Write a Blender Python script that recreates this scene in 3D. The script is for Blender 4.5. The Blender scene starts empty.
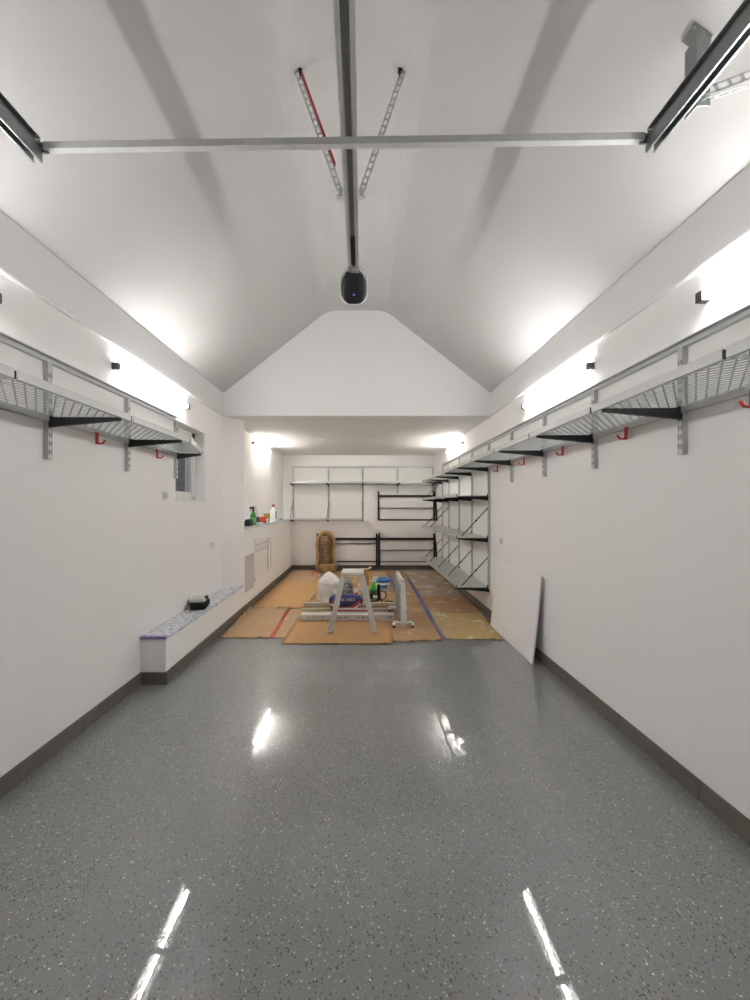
import bpy, bmesh, math, random
from mathutils import Vector, Matrix
R = math.radians
rnd = random.Random(7)
scene = bpy.context.scene
COL = scene.collection

# ------------------------------------------------------------------ room dimensions (metres)
WL, WR = -1.865, 1.73          # left / right wall faces
YF, YB = -1.05, 8.75           # front (garage door side) / back wall face
YG = 4.93                      # gable wall face
ZC = 2.70                      # flat ceiling of the back room, top of the plastered walls
ZE = 2.99                      # eaves, where the sloped ceiling starts
ZT = 4.105                     # flat strip at the top of the vault
XT0, XT1 = -0.453, 0.314       # flat strip at the top, left / right edge
XL = -1.655                    # face of the low built out wall on the left
ZL = 1.195                     # its ledge

# ------------------------------------------------------------------ materials
def mat(name, color, rough=0.5, metal=0.0, spec=0.5, emit=None, estr=0.0, coat=0.0, trans=0.0, alpha=1.0, bump=0.0, bscale=40.0, var=0.0, vscale=5.0):
    m = bpy.data.materials.new(name); m.use_nodes = True
    nt = m.node_tree; b = nt.nodes['Principled BSDF']
    b.inputs['Base Color'].default_value = (*color, 1)
    b.inputs['Roughness'].default_value = rough
    b.inputs['Metallic'].default_value = metal
    b.inputs['Specular IOR Level'].default_value = spec
    b.inputs['Coat Weight'].default_value = coat
    b.inputs['Transmission Weight'].default_value = trans
    b.inputs['Alpha'].default_value = alpha
    if emit:
        b.inputs['Emission Color'].default_value = (*emit, 1)
        b.inputs['Emission Strength'].default_value = estr
    tc = nt.nodes.new('ShaderNodeTexCoord')
    if var > 0:
        n = nt.nodes.new('ShaderNodeTexNoise'); n.inputs['Scale'].default_value = vscale; n.inputs['Detail'].default_value = 4
        nt.links.new(tc.outputs['Object'], n.inputs['Vector'])
        mx = nt.nodes.new('ShaderNodeMix'); mx.data_type = 'RGBA'
        mx.inputs['A'].default_value = (*[c*(1-var) for c in color], 1)
        mx.inputs['B'].default_value = (*[min(1, c*(1+var)) for c in color], 1)
        nt.links.new(n.outputs['Fac'], mx.inputs['Factor'])
        nt.links.new(mx.outputs['Result'], b.inputs['Base Color'])
    if bump > 0:
        n2 = nt.nodes.new('ShaderNodeTexNoise'); n2.inputs['Scale'].default_value = bscale; n2.inputs['Detail'].default_value = 3
        nt.links.new(tc.outputs['Object'], n2.inputs['Vector'])
        bp = nt.nodes.new('ShaderNodeBump'); bp.inputs['Strength'].default_value = bump; bp.inputs['Distance'].default_value = 0.01
        nt.links.new(n2.outputs['Fac'], bp.inputs['Height']); nt.links.new(bp.outputs['Normal'], b.inputs['Normal'])
    return m

def sr(r, g, b):
    f = lambda c: (c/255/12.92) if c/255 <= 0.04045 else ((c/255+0.055)/1.055)**2.4
    return (f(r), f(g), f(b))

M = {}
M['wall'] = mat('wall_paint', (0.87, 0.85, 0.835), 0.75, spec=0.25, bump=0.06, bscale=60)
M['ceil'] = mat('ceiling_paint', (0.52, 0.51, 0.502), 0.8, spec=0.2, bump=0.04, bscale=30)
M['gable'] = mat('gable_paint', (0.80, 0.80, 0.785), 0.8, spec=0.2)
M['band'] = mat('eaves_paint', (0.76, 0.755, 0.745), 0.8, spec=0.2)
M['tube_warm'] = mat('lit_diffuser_warm', (0.9, 0.9, 0.9), 0.5, emit=(1.0, 0.965, 0.91), estr=36.0)
M['white'] = mat('white_plastic', (0.78, 0.78, 0.76), 0.4)
M['offwhite'] = mat('off_white_plastic', (0.62, 0.61, 0.58), 0.45)
M['board'] = mat('white_board', (0.80, 0.81, 0.77), 0.5)
M['galv'] = mat('galvanized_steel', (0.56, 0.57, 0.57), 0.45, 0.4, var=0.12, vscale=25)
M['galvmesh'] = mat('galvanized_mesh', (0.40, 0.42, 0.42), 0.45, 0.6, var=0.15, vscale=30)
M['lip'] = mat('grey_coated_steel', (0.58, 0.59, 0.58), 0.4, 0.3)
M['track'] = mat('track_steel', (0.40, 0.42, 0.42), 0.38, 0.5, var=0.15, vscale=9)
M['dark'] = mat('dark_slot', (0.02, 0.02, 0.02), 0.6)
M['black'] = mat('black_paint', (0.006, 0.006, 0.006), 0.55, spec=0.3)
M['darktrack'] = mat('dark_galvanized_track', (0.27, 0.29, 0.29), 0.35, 0.85, var=0.15, vscale=9)
M['rubber'] = mat('black_rubber', (0.02, 0.02, 0.02), 0.7)
M['red'] = mat('red_coating', (0.45, 0.02, 0.03), 0.4)
M['alu'] = mat('painted_aluminium', (0.52, 0.50, 0.46), 0.5, 0.25, var=0.15, vscale=30)
M['capgrey'] = mat('grey_end_cap', (0.09, 0.09, 0.095), 0.5)
M['tube'] = mat('lit_diffuser', (0.9, 0.9, 0.9), 0.5, emit=(1.0, 0.99, 0.975), estr=28.0)
M['glass'] = mat('window_glass', (0.75, 0.8, 0.8), 0.03, trans=1.0)
M['sash'] = mat('window_sash_white', (0.75, 0.75, 0.72), 0.4)
M['kraft'] = None

def floor_mat():
    m = bpy.data.materials.new('epoxy_flake_floor'); m.use_nodes = True
    nt = m.node_tree; L = nt.links; b = nt.nodes['Principled BSDF']
    tc = nt.nodes.new('ShaderNodeTexCoord')
    def vor(scale, feat='F1'):
        v = nt.nodes.new('ShaderNodeTexVoronoi'); v.voronoi_dimensions = '2D'; v.inputs['Scale'].default_value = scale
        L.new(tc.outputs['Object'], v.inputs['Vector']); return v
    def mth(op, a, c=None, clamp=False):
        n = nt.nodes.new('ShaderNodeMath'); n.operation = op; n.use_clamp = clamp
        for i, x in enumerate((a, c)):
            if x is None: continue
            if isinstance(x, (int, float)): n.inputs[i].default_value = x
            else: L.new(x, n.inputs[i])
        return n.outputs[0]
    def flakes(scale, lo, hi, rad, chan):
        v = vor(scale)
        s = nt.nodes.new('ShaderNodeSeparateColor'); L.new(v.outputs['Color'], s.inputs[0])
        a = mth('GREATER_THAN', s.outputs[chan], lo); c = mth('LESS_THAN', s.outputs[chan], hi)
        r = mth('MULTIPLY', s.outputs[(chan+1) % 3], rad)
        d = mth('LESS_THAN', v.outputs['Distance'], r)
        return mth('MULTIPLY', mth('MULTIPLY', a, c), d)
    base = nt.nodes.new('ShaderNodeTexNoise'); base.inputs['Scale'].default_value = 1.6; base.inputs['Detail'].default_value = 5
    mp = nt.nodes.new('ShaderNodeMapping'); mp.inputs['Scale'].default_value = (2.2, 0.35, 1)
    L.new(tc.outputs['Object'], mp.inputs['Vector']); L.new(mp.outputs['Vector'], base.inputs['Vector'])
    cr = nt.nodes.new('ShaderNodeMix'); cr.data_type = 'RGBA'
    cr.inputs['A'].default_value = (0.155, 0.160, 0.161, 1); cr.inputs['B'].default_value = (0.222, 0.228, 0.228, 1)
    L.new(base.outputs['Fac'], cr.inputs['Factor'])
    cur = cr.outputs['Result']
    for fac, c in ((flakes(125, 0.0, 0.20, 0.55, 0), (0.055, 0.055, 0.055, 1)), (flakes(140, 0.0, 0.14, 0.6, 1), (0.26, 0.265, 0.26, 1)),
                   (flakes(115, 0.89, 0.97, 0.42, 2), (0.50, 0.50, 0.48, 1)), (flakes(75, 0.965, 1.0, 0.27, 0), (0.75, 0.74, 0.70, 1))):
        x = nt.nodes.new('ShaderNodeMix'); x.data_type = 'RGBA'
        L.new(fac, x.inputs['Factor']); L.new(cur, x.inputs['A']); x.inputs['B'].default_value = c
        cur = x.outputs['Result']
    L.new(cur, b.inputs['Base Color'])
    b.inputs['Roughness'].default_value = 0.42
    b.inputs['Specular IOR Level'].default_value = 0.5
    b.inputs['Coat Weight'].default_value = 0.9; b.inputs['Coat Roughness'].default_value = 0.018; b.inputs['Coat IOR'].default_value = 1.65
    nz = nt.nodes.new('ShaderNodeTexNoise'); nz.inputs['Scale'].default_value = 9; nz.inputs['Detail'].default_value = 2
    L.new(tc.outputs['Object'], nz.inputs['Vector'])
    bp = nt.nodes.new('ShaderNodeBump'); bp.inputs['Strength'].default_value = 0.035; bp.inputs['Distance'].default_value = 0.008
    nf = nt.nodes.new('ShaderNodeTexNoise'); nf.inputs['Scale'].default_value = 70; nf.inputs['Detail'].default_value = 1
    L.new(tc.outputs['Object'], nf.inputs['Vector'])
    hs = mth('ADD', nz.outputs['Fac'], mth('MULTIPLY', nf.outputs['Fac'], 0.05))
    L.new(hs, bp.inputs['Height']); L.new(bp.outputs['Normal'], b.inputs['Coat Normal'])
    L.new(bp.outputs['Normal'], b.inputs['Normal'])
    return m
M['floor'] = floor_mat()

def baseboard_mat():
    m = mat('taupe_baseboard_tile', sr(98, 92, 85), 0.45, bump=0.05, bscale=20)
    nt = m.node_tree; L = nt.links; b = nt.nodes['Principled BSDF']
    tc = nt.nodes.new('ShaderNodeTexCoord'); sp = nt.nodes.new('ShaderNodeSeparateXYZ'); L.new(tc.outputs['Object'], sp.inputs[0])
    ad = nt.nodes.new('ShaderNodeMath'); ad.operation = 'ADD'; L.new(sp.outputs[0], ad.inputs[0]); L.new(sp.outputs[1], ad.inputs[1])
    dv = nt.nodes.new('ShaderNodeMath'); dv.operation = 'PINGPONG'; dv.inputs[1].default_value = 0.30; L.new(ad.outputs[0], dv.inputs[0])
    lt = nt.nodes.new('ShaderNodeMath'); lt.operation = 'LESS_THAN'; lt.inputs[1].default_value = 0.0018; L.new(dv.outputs[0], lt.inputs[0])
    n = nt.nodes.new('ShaderNodeTexNoise'); n.inputs['Scale'].default_value = 14; n.inputs['Detail'].default_value = 5; L.new(tc.outputs['Object'], n.inputs['Vector'])
    a = nt.nodes.new('ShaderNodeMix'); a.data_type = 'RGBA'; a.inputs['A'].default_value = (*sr(84, 78, 71), 1); a.inputs['B'].default_value = (*sr(112, 106, 98), 1)
    L.new(n.outputs['Fac'], a.inputs['Factor'])
    x = nt.nodes.new('ShaderNodeMix'); x.data_type = 'RGBA'; L.new(lt.outputs[0], x.inputs['Factor']); L.new(a.outputs['Result'], x.inputs['A']); x.inputs['B'].default_value = (0.03, 0.028, 0.025, 1)
    L.new(x.outputs['Result'], b.inputs['Base Color'])
    return m
M['base'] = baseboard_mat()

def paper_mat(name, c1, c2, dust=0.0, dustcol=(0.55, 0.50, 0.42), sc=1.5):
    m = mat(name, c1, 0.75, spec=0.3, bump=0.12, bscale=7)
    nt = m.node_tree; L = nt.links; b = nt.nodes['Principled BSDF']
    tc = nt.nodes.new('ShaderNodeTexCoord')
    n = nt.nodes.new('ShaderNodeTexNoise'); n.inputs['Scale'].default_value = sc; n.inputs['Detail'].default_value = 6; L.new(tc.outputs['Object'], n.inputs['Vector'])
    a = nt.nodes.new('ShaderNodeMix'); a.data_type = 'RGBA'; a.inputs['A'].default_value = (*c1, 1); a.inputs['B'].default_value = (*c2, 1)
    L.new(n.outputs['Fac'], a.inputs['Factor'])
    cur = a.outputs['Result']
    if dust > 0:
        d = nt.nodes.new('ShaderNodeTexNoise'); d.inputs['Scale'].default_value = 4.5; d.inputs['Detail'].default_value = 7; d.inputs['Distortion'].default_value = 0.6
        mp = nt.nodes.new('ShaderNodeMapping'); mp.inputs['Location'].default_value = (3.3, 1.7, 0); L.new(tc.outputs['Object'], mp.inputs[0]); L.new(mp.outputs[0], d.inputs['Vector'])
        r = nt.nodes.new('ShaderNodeMapRange'); r.inputs['From Min'].default_value = 0.70-dust*0.22; r.inputs['From Max'].default_value = 0.76-dust*0.16
        L.new(d.outputs['Fac'], r.inputs['Value'])
        x = nt.nodes.new('ShaderNodeMix'); x.data_type = 'RGBA'; L.new(r.outputs[0], x.inputs['Factor']); L.new(cur, x.inputs['A']); x.inputs['B'].default_value = (*dustcol, 1)
        cur = x.outputs['Result']
    L.new(cur, b.inputs['Base Color'])
    return m

# printed protective foil: white with rows of grey-blue dashes
def foil_mat():
    m = mat('printed_foil', (0.62, 0.64, 0.68), 0.35, bump=0.25, bscale=14)
    nt = m.node_tree; L = nt.links; b = nt.nodes['Principled BSDF']
    tc = nt.nodes.new('ShaderNodeTexCoord')
    mp = nt.nodes.new('ShaderNodeMapping'); mp.inputs['Rotation'].default_value = (0, 0, R(12)); L.new(tc.outputs['Object'], mp.inputs[0])
    br = nt.nodes.new('ShaderNodeTexBrick'); br.inputs['Scale'].default_value = 1.0
    br.inputs['Brick Width'].default_value = 0.11; br.inputs['Row Height'].default_value = 0.055; br.inputs['Mortar Size'].default_value = 0.012
    br.inputs['Color1'].default_value = (0.66, 0.68, 0.72, 1); br.inputs['Color2'].default_value = (0.60, 0.63, 0.68, 1); br.inputs['Mortar'].default_value = (0.36, 0.38, 0.45, 1)
    L.new(mp.outputs[0], br.inputs['Vector'])
    n = nt.nodes.new('ShaderNodeTexNoise'); n.inputs['Scale'].default_value = 22; L.new(tc.outputs['Object'], n.inputs['Vector'])
    g = nt.nodes.new('ShaderNodeMath'); g.operation = 'GREATER_THAN'; g.inputs[1].default_value = 0.50; L.new(n.outputs['Fac'], g.inputs[0])
    x = nt.nodes.new('ShaderNodeMix'); x.data_type = 'RGBA'; L.new(g.outputs[0], x.inputs['Factor']); L.new(br.outputs['Color'], x.inputs['A']); x.inputs['B'].default_value = (0.64, 0.66, 0.70, 1)
    L.new(x.outputs['Result'], b.inputs['Base Color'])
    return m
M['foil'] = foil_mat()

# ------------------------------------------------------------------ mesh builder
class MB:
    def __init__(s): s.v = []; s.f = []; s.mi = []; s.cur = 0; s.smooth = []
    def add(s, vs, fs, smooth=False):
        o = len(s.v); s.v += [tuple(v) for v in vs]
        for f in fs: s.f.append([i+o for i in f]); s.mi.append(s.cur); s.smooth.append(smooth)
        return s
    def mat(s, i): s.cur = i; return s
    def box(s, x0, x1, y0, y1, z0, z1):
        x0, x1 = min(x0, x1), max(x0, x1); y0, y1 = min(y0, y1), max(y0, y1); z0, z1 = min(z0, z1), max(z0, z1)
        v = [(x0,y0,z0),(x1,y0,z0),(x1,y1,z0),(x0,y1,z0),(x0,y0,z1),(x1,y0,z1),(x1,y1,z1),(x0,y1,z1)]
        return s.add(v, [(3,2,1,0),(4,5,6,7),(0,1,5,4),(1,2,6,5),(2,3,7,6),(3,0,4,7)])
    def bar(s, p, q, w, t, up=(0,0,1)):
        p, q = Vector(p), Vector(q); d = (q-p).normalized(); u = Vector(up)
        if abs(d.dot(u)) > 0.98: u = Vector((0,1,0))
        a = d.cross(u).normalized(); b = a.cross(d).normalized()
        prof = [(-w/2,-t/2),(w/2,-t/2),(w/2,t/2),(-w/2,t/2)]
        return s.sweep(prof, p, q, a, b)
    def sweep(s, prof, p, q, a, b):
        p, q, a, b = Vector(p), Vector(q), Vector(a), Vector(b); n = len(prof)
        vs = [p+a*x+b*y for x, y in prof] + [q+a*x+b*y for x, y in prof]
        fs = [(i, (i+1) % n, (i+1) % n+n, i+n) for i in range(n)] + [tuple(range(n-1, -1, -1)), tuple(range(n, 2*n))]
        return s.add(vs, fs)
    def tube(s, pts, r, n=10, closed=False):
        pts = [Vector(p) for p in pts]; m = len(pts); rs = r if isinstance(r, (list, tuple)) else [r]*m
        vs = []; prev = None
        for i, p in enumerate(pts):
            if closed: d = (pts[(i+1) % m]-pts[i-1]).normalized()
            else: d = (pts[min(i+1, m-1)]-pts[max(i-1, 0)]).normalized()
            if prev is None:
                u = Vector((0,0,1)) if abs(d.z) < 0.9 else Vector((1,0,0)); a = d.cross(u).normalized()
            else:
                a = (prev - d*prev.dot(d)).normalized()
            prev = a; b = d.cross(a)
            for k in range(n):
                t = 2*math.pi*k/n; vs.append(p+(a*math.cos(t)+b*math.sin(t))*rs[i])
        fs = []
        for i in range(m if closed else m-1):
            j = (i+1) % m
            for k in range(n): fs.append((i*n+k, i*n+(k+1) % n, j*n+(k+1) % n, j*n+k))
        if not closed: fs += [tuple(range(n-1, -1, -1)), tuple((m-1)*n+k for k in range(n))]
        return s.add(vs, fs, True)
    def lathe(s, prof, c=(0,0,0), n=24, sx=1, sy=1):
        vs = []; fs = []; m = len(prof)
        for r, z in prof:
            for k in range(n):
                t = 2*math.pi*k/n; vs.append((c[0]+r*sx*math.cos(t), c[1]+r*sy*math.sin(t), c[2]+z))
        for i in range(m-1):
            for k in range(n): fs.append((i*n+k, i*n+(k+1) % n, (i+1)*n+(k+1) % n, (i+1)*n+k))
        fs += [tuple(range(n-1, -1, -1)), tuple((m-1)*n+k for k in range(n))]
        return s.add(vs, fs, True)
    def prism(s, poly, axis, a, b):            # poly 2D, extruded along axis
        def P(u, v, w): return {'x': (w, u, v), 'y': (u, w, v), 'z': (u, v, w)}[axis]
        n = len(poly); vs = [P(u, v, a) for u, v in poly]+[P(u, v, b) for u, v in poly]
        return s.add(vs, [(i, (i+1) % n, (i+1) % n+n, i+n) for i in range(n)]+[tuple(range(n-1, -1, -1)), tuple(range(n, 2*n))])
    def loft(s, rings, smooth=True):
        n = len(rings[0]); vs = [p for r in rings for p in r]; fs = []
        for i in range(len(rings)-1):
            for k in range(n): fs.append((i*n+k, i*n+(k+1) % n, (i+1)*n+(k+1) % n, (i+1)*n+k))
        fs += [tuple(range(n-1, -1, -1)), tuple((len(rings)-1)*n+k for k in range(n))]
        return s.add(vs, fs, smooth)
    def mesh(s, name, mats):
        me = bpy.data.meshes.new(name); me.from_pydata(s.v, [], s.f)
        for m in (mats if isinstance(mats, (list, tuple)) else [mats]): me.materials.append(m)
        me.polygons.foreach_set('material_index', s.mi); me.polygons.foreach_set('use_smooth', s.smooth)
        bm = bmesh.new(); bm.from_mesh(me); bmesh.ops.recalc_face_normals(bm, faces=bm.faces); bm.to_mesh(me); bm.free()
        return me
    def build(s, name, mats, parent=None, bevel=0.0):
        o = bpy.data.objects.new(name, s.mesh(name, mats)); COL.objects.link(o)
        if parent is not None: o.parent = parent
        if bevel > 0:
            b = o.modifiers.new('bevel', 'BEVEL'); b.width = bevel; b.segments = 2; b.limit_method = 'ANGLE'; b.angle_limit = R(40)
        return o

def rrect(w, h, r, n=6, cx=0, cy=0):
    pts = []
    for qx, qy, a0 in ((1,1,0),(-1,1,90),(-1,-1,180),(1,-1,270)):
        for k in range(n+1):
            a = R(a0+90*k/n); pts.append((cx+qx*(w/2-r)+r*math.cos(a), cy+qy*(h/2-r)+r*math.sin(a)))
    return pts

def tag(o, label=None, cat=None, group=None, kind=None):
    if label: o['label'] = label
    if cat: o['category'] = cat
    if group: o['group'] = group
    if kind: o['kind'] = kind
    return o
def empty(name, loc, label, cat, group=None, rz=0.0):
    e = bpy.data.objects.new(name, None); COL.objects.link(e); e.location = loc; e.rotation_euler = (0, 0, rz); e.empty_display_size = 0.1
    return tag(e, label, cat, group)
def struct(mb, name, m, parent=None, bevel=0.0, label=None):
    o = mb.build(name, m, parent, bevel)
    if parent is None: o['kind'] = 'structure'; o['label'] = label or name.replace('_', ' ')
    return o
def copy_tree(root):
    c = root.copy(); COL.objects.link(c)
    for ch in list(root.children):
        d = ch.copy(); COL.objects.link(d); d.parent = c
        for g in list(ch.children):
            e = g.copy(); COL.objects.link(e); e.parent = d
    return c

# ================================================================== SETTING
struct(MB().box(WL-0.25, WR+0.2, YF-0.2, YB+0.2, -0.12, 0.0), 'floor', M['floor'], label='grey epoxy floor with black and white flakes')
# left wall with the window opening
WY0, WY1, WZ0, WZ1 = 3.70, 4.41, 1.555, 2.36
w = MB()
w.box(WL-0.25, WL, YF-0.2, WY0, 0, ZC); w.box(WL-0.25, WL, WY1, YB+0.2, 0, ZC)
w.box(WL-0.25, WL, WY0, WY1, 0, WZ0); w.box(WL-0.25, WL, WY0, WY1, WZ1, ZC)
struct(w, 'wall_left', M['wall'], label='long left wall, painted off-white, with a small window')
struct(MB().box(WR, WR+0.2, YF-0.2, YB+0.2, 0, ZC), 'wall_right', M['wall'], label='long right wall, painted off-white')
struct(MB().box(WL, WR, YB, YB+0.2, 0, ZC), 'wall_back', M['wall'], label='back wall of the garage, painted off-white')
struct(MB().box(WL-0.25, WR+0.2, YF-0.2, YF, 0, 4.4), 'wall_front', mat('grey_door_side', (0.22, 0.22, 0.22), 0.7), label='wall behind the camera')
# gable: solid front over the flat ceiling of the back room
gp = [(WL-0.02, ZC), (WR+0.02, ZC), (WR+0.02, ZE), (XT1, ZT+0.02), (XT0, ZT+0.02), (WL-0.02, ZE)]
struct(MB().prism(gp, 'y', YG, YG+0.25), 'wall_gable', M['gable'], label='white gable wall above the lower back ceiling')
c = MB()
struct(MB().box(WL-0.25, WR+0.2, YG+0.25, YB+0.2, ZC, ZC+0.1), 'ceiling_back', M['gable'], label='flat low white ceiling of the back room')
t = 0.12
def soft(p, a, b, r=0.14, n=5):
    p, a, b = Vector(p), Vector(a), Vector(b); s0 = p+(a-p).normalized()*r; s1 = p+(b-p).normalized()*r
    return [tuple(s0*(1-t)**2+p*2*t*(1-t)+s1*t*t) for t in [k/n for k in range(n+1)]]
A_, B_, C_, D_ = (WL, ZE), (XT0, ZT), (XT1, ZT), (WR, ZE)
prof = [(WL-0.25, ZE), A_]+soft(B_, A_, C_)+soft(C_, B_, D_)+[D_, (WR+0.2, ZE), (WR+0.2, ZE+t), (XT1+0.05, ZT+t), (XT0-0.05, ZT+t), (WL-0.25, ZE+t)]
c.prism(prof, 'y', YF-0.2, YG)
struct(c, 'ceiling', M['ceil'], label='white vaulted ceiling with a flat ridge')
# bands between wall top and vault
struct(MB().prism([(WL-0.25, ZC), (WL+0.022, ZC), (WL+0.026, ZC+0.010), (WL+0.026, ZE+0.012), (WL-0.25, ZE+0.012)], 'y', YF, YG), 'trim_1', M['band'], label='white eaves band above the left wall')
struct(MB().prism([(WR+0.2, ZC), (WR-0.022, ZC), (WR-0.026, ZC+0.010), (WR-0.026, ZE+0.012), (WR+0.2, ZE+0.012)], 'y', YF, YG), 'trim_2', M['band'], label='white eaves band above the right wall')
# slanted pillar, built out low wall, bench
struct(MB().prism([(WL, YG), (XL, 5.20), (WL, 5.20)], 'z', 0, ZC), 'wall_pillar', M['wall'], label='white pillar at the left end of the gable')
struct(MB().box(WL, XL, 5.20, YB, 0, ZL), 'wall_left_lower', M['wall'], label='low built out wall with ledge at the back left')
struct(MB().prism([(WL, 3.12), (XL, 3.12), (XL, 5.20), (WL, YG)], 'z', 0, 0.395), 'wall_left_bench', M['wall'], label='low white masonry bench along the left wall')
# baseboards
BT, BH = 0.014, 0.10
struct(MB().box(WL, WL+BT, YF, 3.12-BT, 0, BH).box(WL, XL+BT, 3.12-BT, 3.12, 0, BH).box(XL, XL+BT, 3.12, YB-BT, 0, BH), 'baseboard_left', M['base'], label='taupe tile baseboard on the left side')
struct(MB().box(WR-BT, WR, YF, YB-BT, 0, BH), 'baseboard_right', M['base'], label='taupe tile baseboard on the right side')
struct(MB().box(XL, WR, YB-BT, YB, 0, BH), 'baseboard_back', M['base'], label='taupe tile baseboard on the back wall')
# window
win = MB(); fx0, fx1 = WL-0.18, WL-0.125
win.box(fx0, fx1, WY0, WY0+0.07, WZ0, WZ1).box(fx0, fx1, WY1-0.07, WY1, WZ0, WZ1).box(fx0, fx1, WY0, WY1, WZ0, WZ0+0.06).box(fx0, fx1, WY0, WY1, WZ1-0.06, WZ1)
wo = struct(win, 'window_1', M['sash'], bevel=0.004, label='small white framed window in the left wall')
s = MB(); a0, a1, b0, b1 = WY0+0.07, WY1-0.07, WZ0+0.06, WZ1-0.06; sx0, sx1 = fx0+0.01, fx1-0.008
s.box(sx0, sx1, a0, a0+0.035, b0, b1).box(sx0, sx1, a1-0.02, a1, b0, b1).box(sx0, sx1, a0, a1, b0, b0+0.045).box(sx0, sx1, a0, a1, b1-0.04, b1)
struct(s, 'window_sash', M['sash'], wo)
struct(MB().box(fx0+0.018, fx0+0.024, a0+0.03, a1-0.015, b0+0.04, b1-0.035), 'window_pane', M['glass'], wo)
struct(MB().box(WL-0.125, WL+0.012, WY0, WY1, WZ0-0.001, WZ0+0.014), 'window_sill', M['sash'], wo)
# what is outside: dark light well with a grille
struct(MB().box(WL-0.95, WL-0.90, 3.2, 6.4, 1.0, 3.0), 'wall_outside', mat('outside_masonry', (0.12, 0.125, 0.12), 0.9, var=0.2), label='grey masonry outside the window')
g = MB()
for k in range(17): g.box(WL-0.30, WL-0.29, 4.35+k*0.035, 4.358+k*0.035, 1.50, 2.45)
for z in (1.60, 1.80, 2.30): g.box(WL-0.305, WL-0.295, 3.7, 4.95, z, z+0.02)
struct(g, 'window_grille', M['dark'], wo)

# ================================================================== WALL SHELF SYSTEMS
def deck_mesh(L, d0, d1, solid=False):
    """expanded metal deck with folded lips; wall at local x=0, depth towards -x, run along +y"""
    mb = MB(); z = 0.0; st = 0.027; wdt = 0.0028; th = 0.0018
    def lim(y): return d0+(d1-d0)*y/L-0.006
    nk = max(2, int(L/st)); st = L/nk; dd = 0.0245
    i = 0
    if solid: mb.mat(1); mb.box(-d0+0.004, -0.030, 0.006, L-0.006, -0.001, 0.002)
    while not solid and 0.03+i*dd < max(d0, d1):
        seg = []
        for k in range(nk+1):
            y = k*st; d = 0.030+i*dd+(dd/2-wdt*0.85 if (i+k) % 2 else -dd/2+wdt*0.85)
            if d <= lim(y): seg += [(d, max(0, y-st*0.15)), (d, min(L, y+st*0.15))]
            else:
                if len(seg) > 1: ribbon(mb, seg, wdt, th)
                seg = []
        if len(seg) > 1: ribbon(mb, seg, wdt, th)
        i += 1
    mb.mat(1)
    g = 0.006
    # front lip (folded), back lip
    p, q = (-(d0), g, 0), (-(d1), L-g, 0)
    mb.bar((p[0], p[1], 0.008), (q[0], q[1], 0.008), 0.004, 0.040)
    mb.bar((p[0]+0.010, p[1], -0.010), (q[0]+0.010, q[1], -0.010), 0.020, 0.004)
    mb.box(-0.034, -0.030, g, L-g, -0.035, 0.004); mb.box(-0.034, -0.008, g, L-g, -0.035, -0.031)
    # end ribs
    mb.box(-d0, -0.03, g, g+0.010, -0.006, -0.003); mb.box(-d1, -0.03, L-g-0.010, L-g, -0.006, -0.003)
    mb.mat(2); mb.box(-d0-0.003, -d0+0.006, -0.002, 0.007, -0.012, 0.020)      # joint clip
    return mb.mesh('shelf_deck', [M['galvmesh'], M['lip'], M['black']])
def ribbon(mb, seg, w, t):
    n = len(seg); vs = []
    for d, y in seg: vs += [(-d-w, y, -t), (-d+w, y, -t), (-d+w, y, t), (-d-w, y, t)]
    fs = []
    for i in range(n-1):
        for k in range(4): fs.append((i*4+k, i*4+(k+1) % 4, (i+1)*4+(k+1) % 4, (i+1)*4+k))
    mb.add(vs, fs)
DECKS = {}
def deck(parent, y, z, L, d0=0.455, d1=0.455, solid=False):
    k = (round(L, 3), d0, d1, solid)
    if k not in DECKS: DECKS[k] = deck_mesh(L, d0, d1, solid)
    o = bpy.data.objects.new('shelf_deck', DECKS[k]); COL.objects.link(o); o.parent = parent; o.location = (0, y, z); return o
ARM = {}
def arm(parent, y, z, D=0.44):
    if D not in ARM:
        mb = MB(); t = 0.012
        mb.prism([(-0.012, -0.062), (-0.012, 0.035), (-0.030, 0.035), (-0.045, -0.004), (-D, -0.006), (-D, -0.022)], 'y', -t, t)
        ARM[D] = mb.mesh('bracket', M['black'])
    o = bpy.data.objects.new('bracket', ARM[D]); COL.objects.link(o); o.parent = parent; o.location = (0, y, z-0.004); return o
POST = {}
def post(parent, y, z0, z1):
    k = round(z1-z0, 3)
    if k not in POST:
        mb = MB(); H = z1-z0
        # U section upright, slotted front
        mb.box(-0.028, -0.026, -0.016, 0.016, 0, H).box(-0.028, 0, -0.016, -0.0135, 0, H).box(-0.028, 0, 0.0135, 0.016, 0, H)
        mb.mat(1)
        n = int((H-0.03)/0.05)
        for i in range(n):
            for sy in (-0.007, 0.007):
                mb.box(-0.0286, -0.0278, sy-0.0025, sy+0.0025, 0.03+i*0.05, 0.055+i*0.05)
        POST[k] = mb.mesh('upright', [M['galv'], M['dark']])
    o = bpy.data.objects.new('upright', POST[k]); COL.objects.link(o); o.parent = parent; o.location = (0, y, z0); return o
ROD = []
def rod(parent, y, z):
    if not ROD:
        mb = MB(); a, b = Vector((-0.03, 0, 0.385)), Vector((-0.385, 0, 0.0))
        mb.tube([a, b], 0.0065, 8); m = a.lerp(b, 0.45); mb.lathe([(0.004,-0.012),(0.014,-0.006),(0.014,0.006),(0.004,0.012)], m, 10)
        ROD.append(mb.mesh('stay_rod', M['black']))
    o = bpy.data.objects.new('stay_rod', ROD[0]); COL.objects.link(o); o.parent = parent; o.location = (0, y, z); return o
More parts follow.
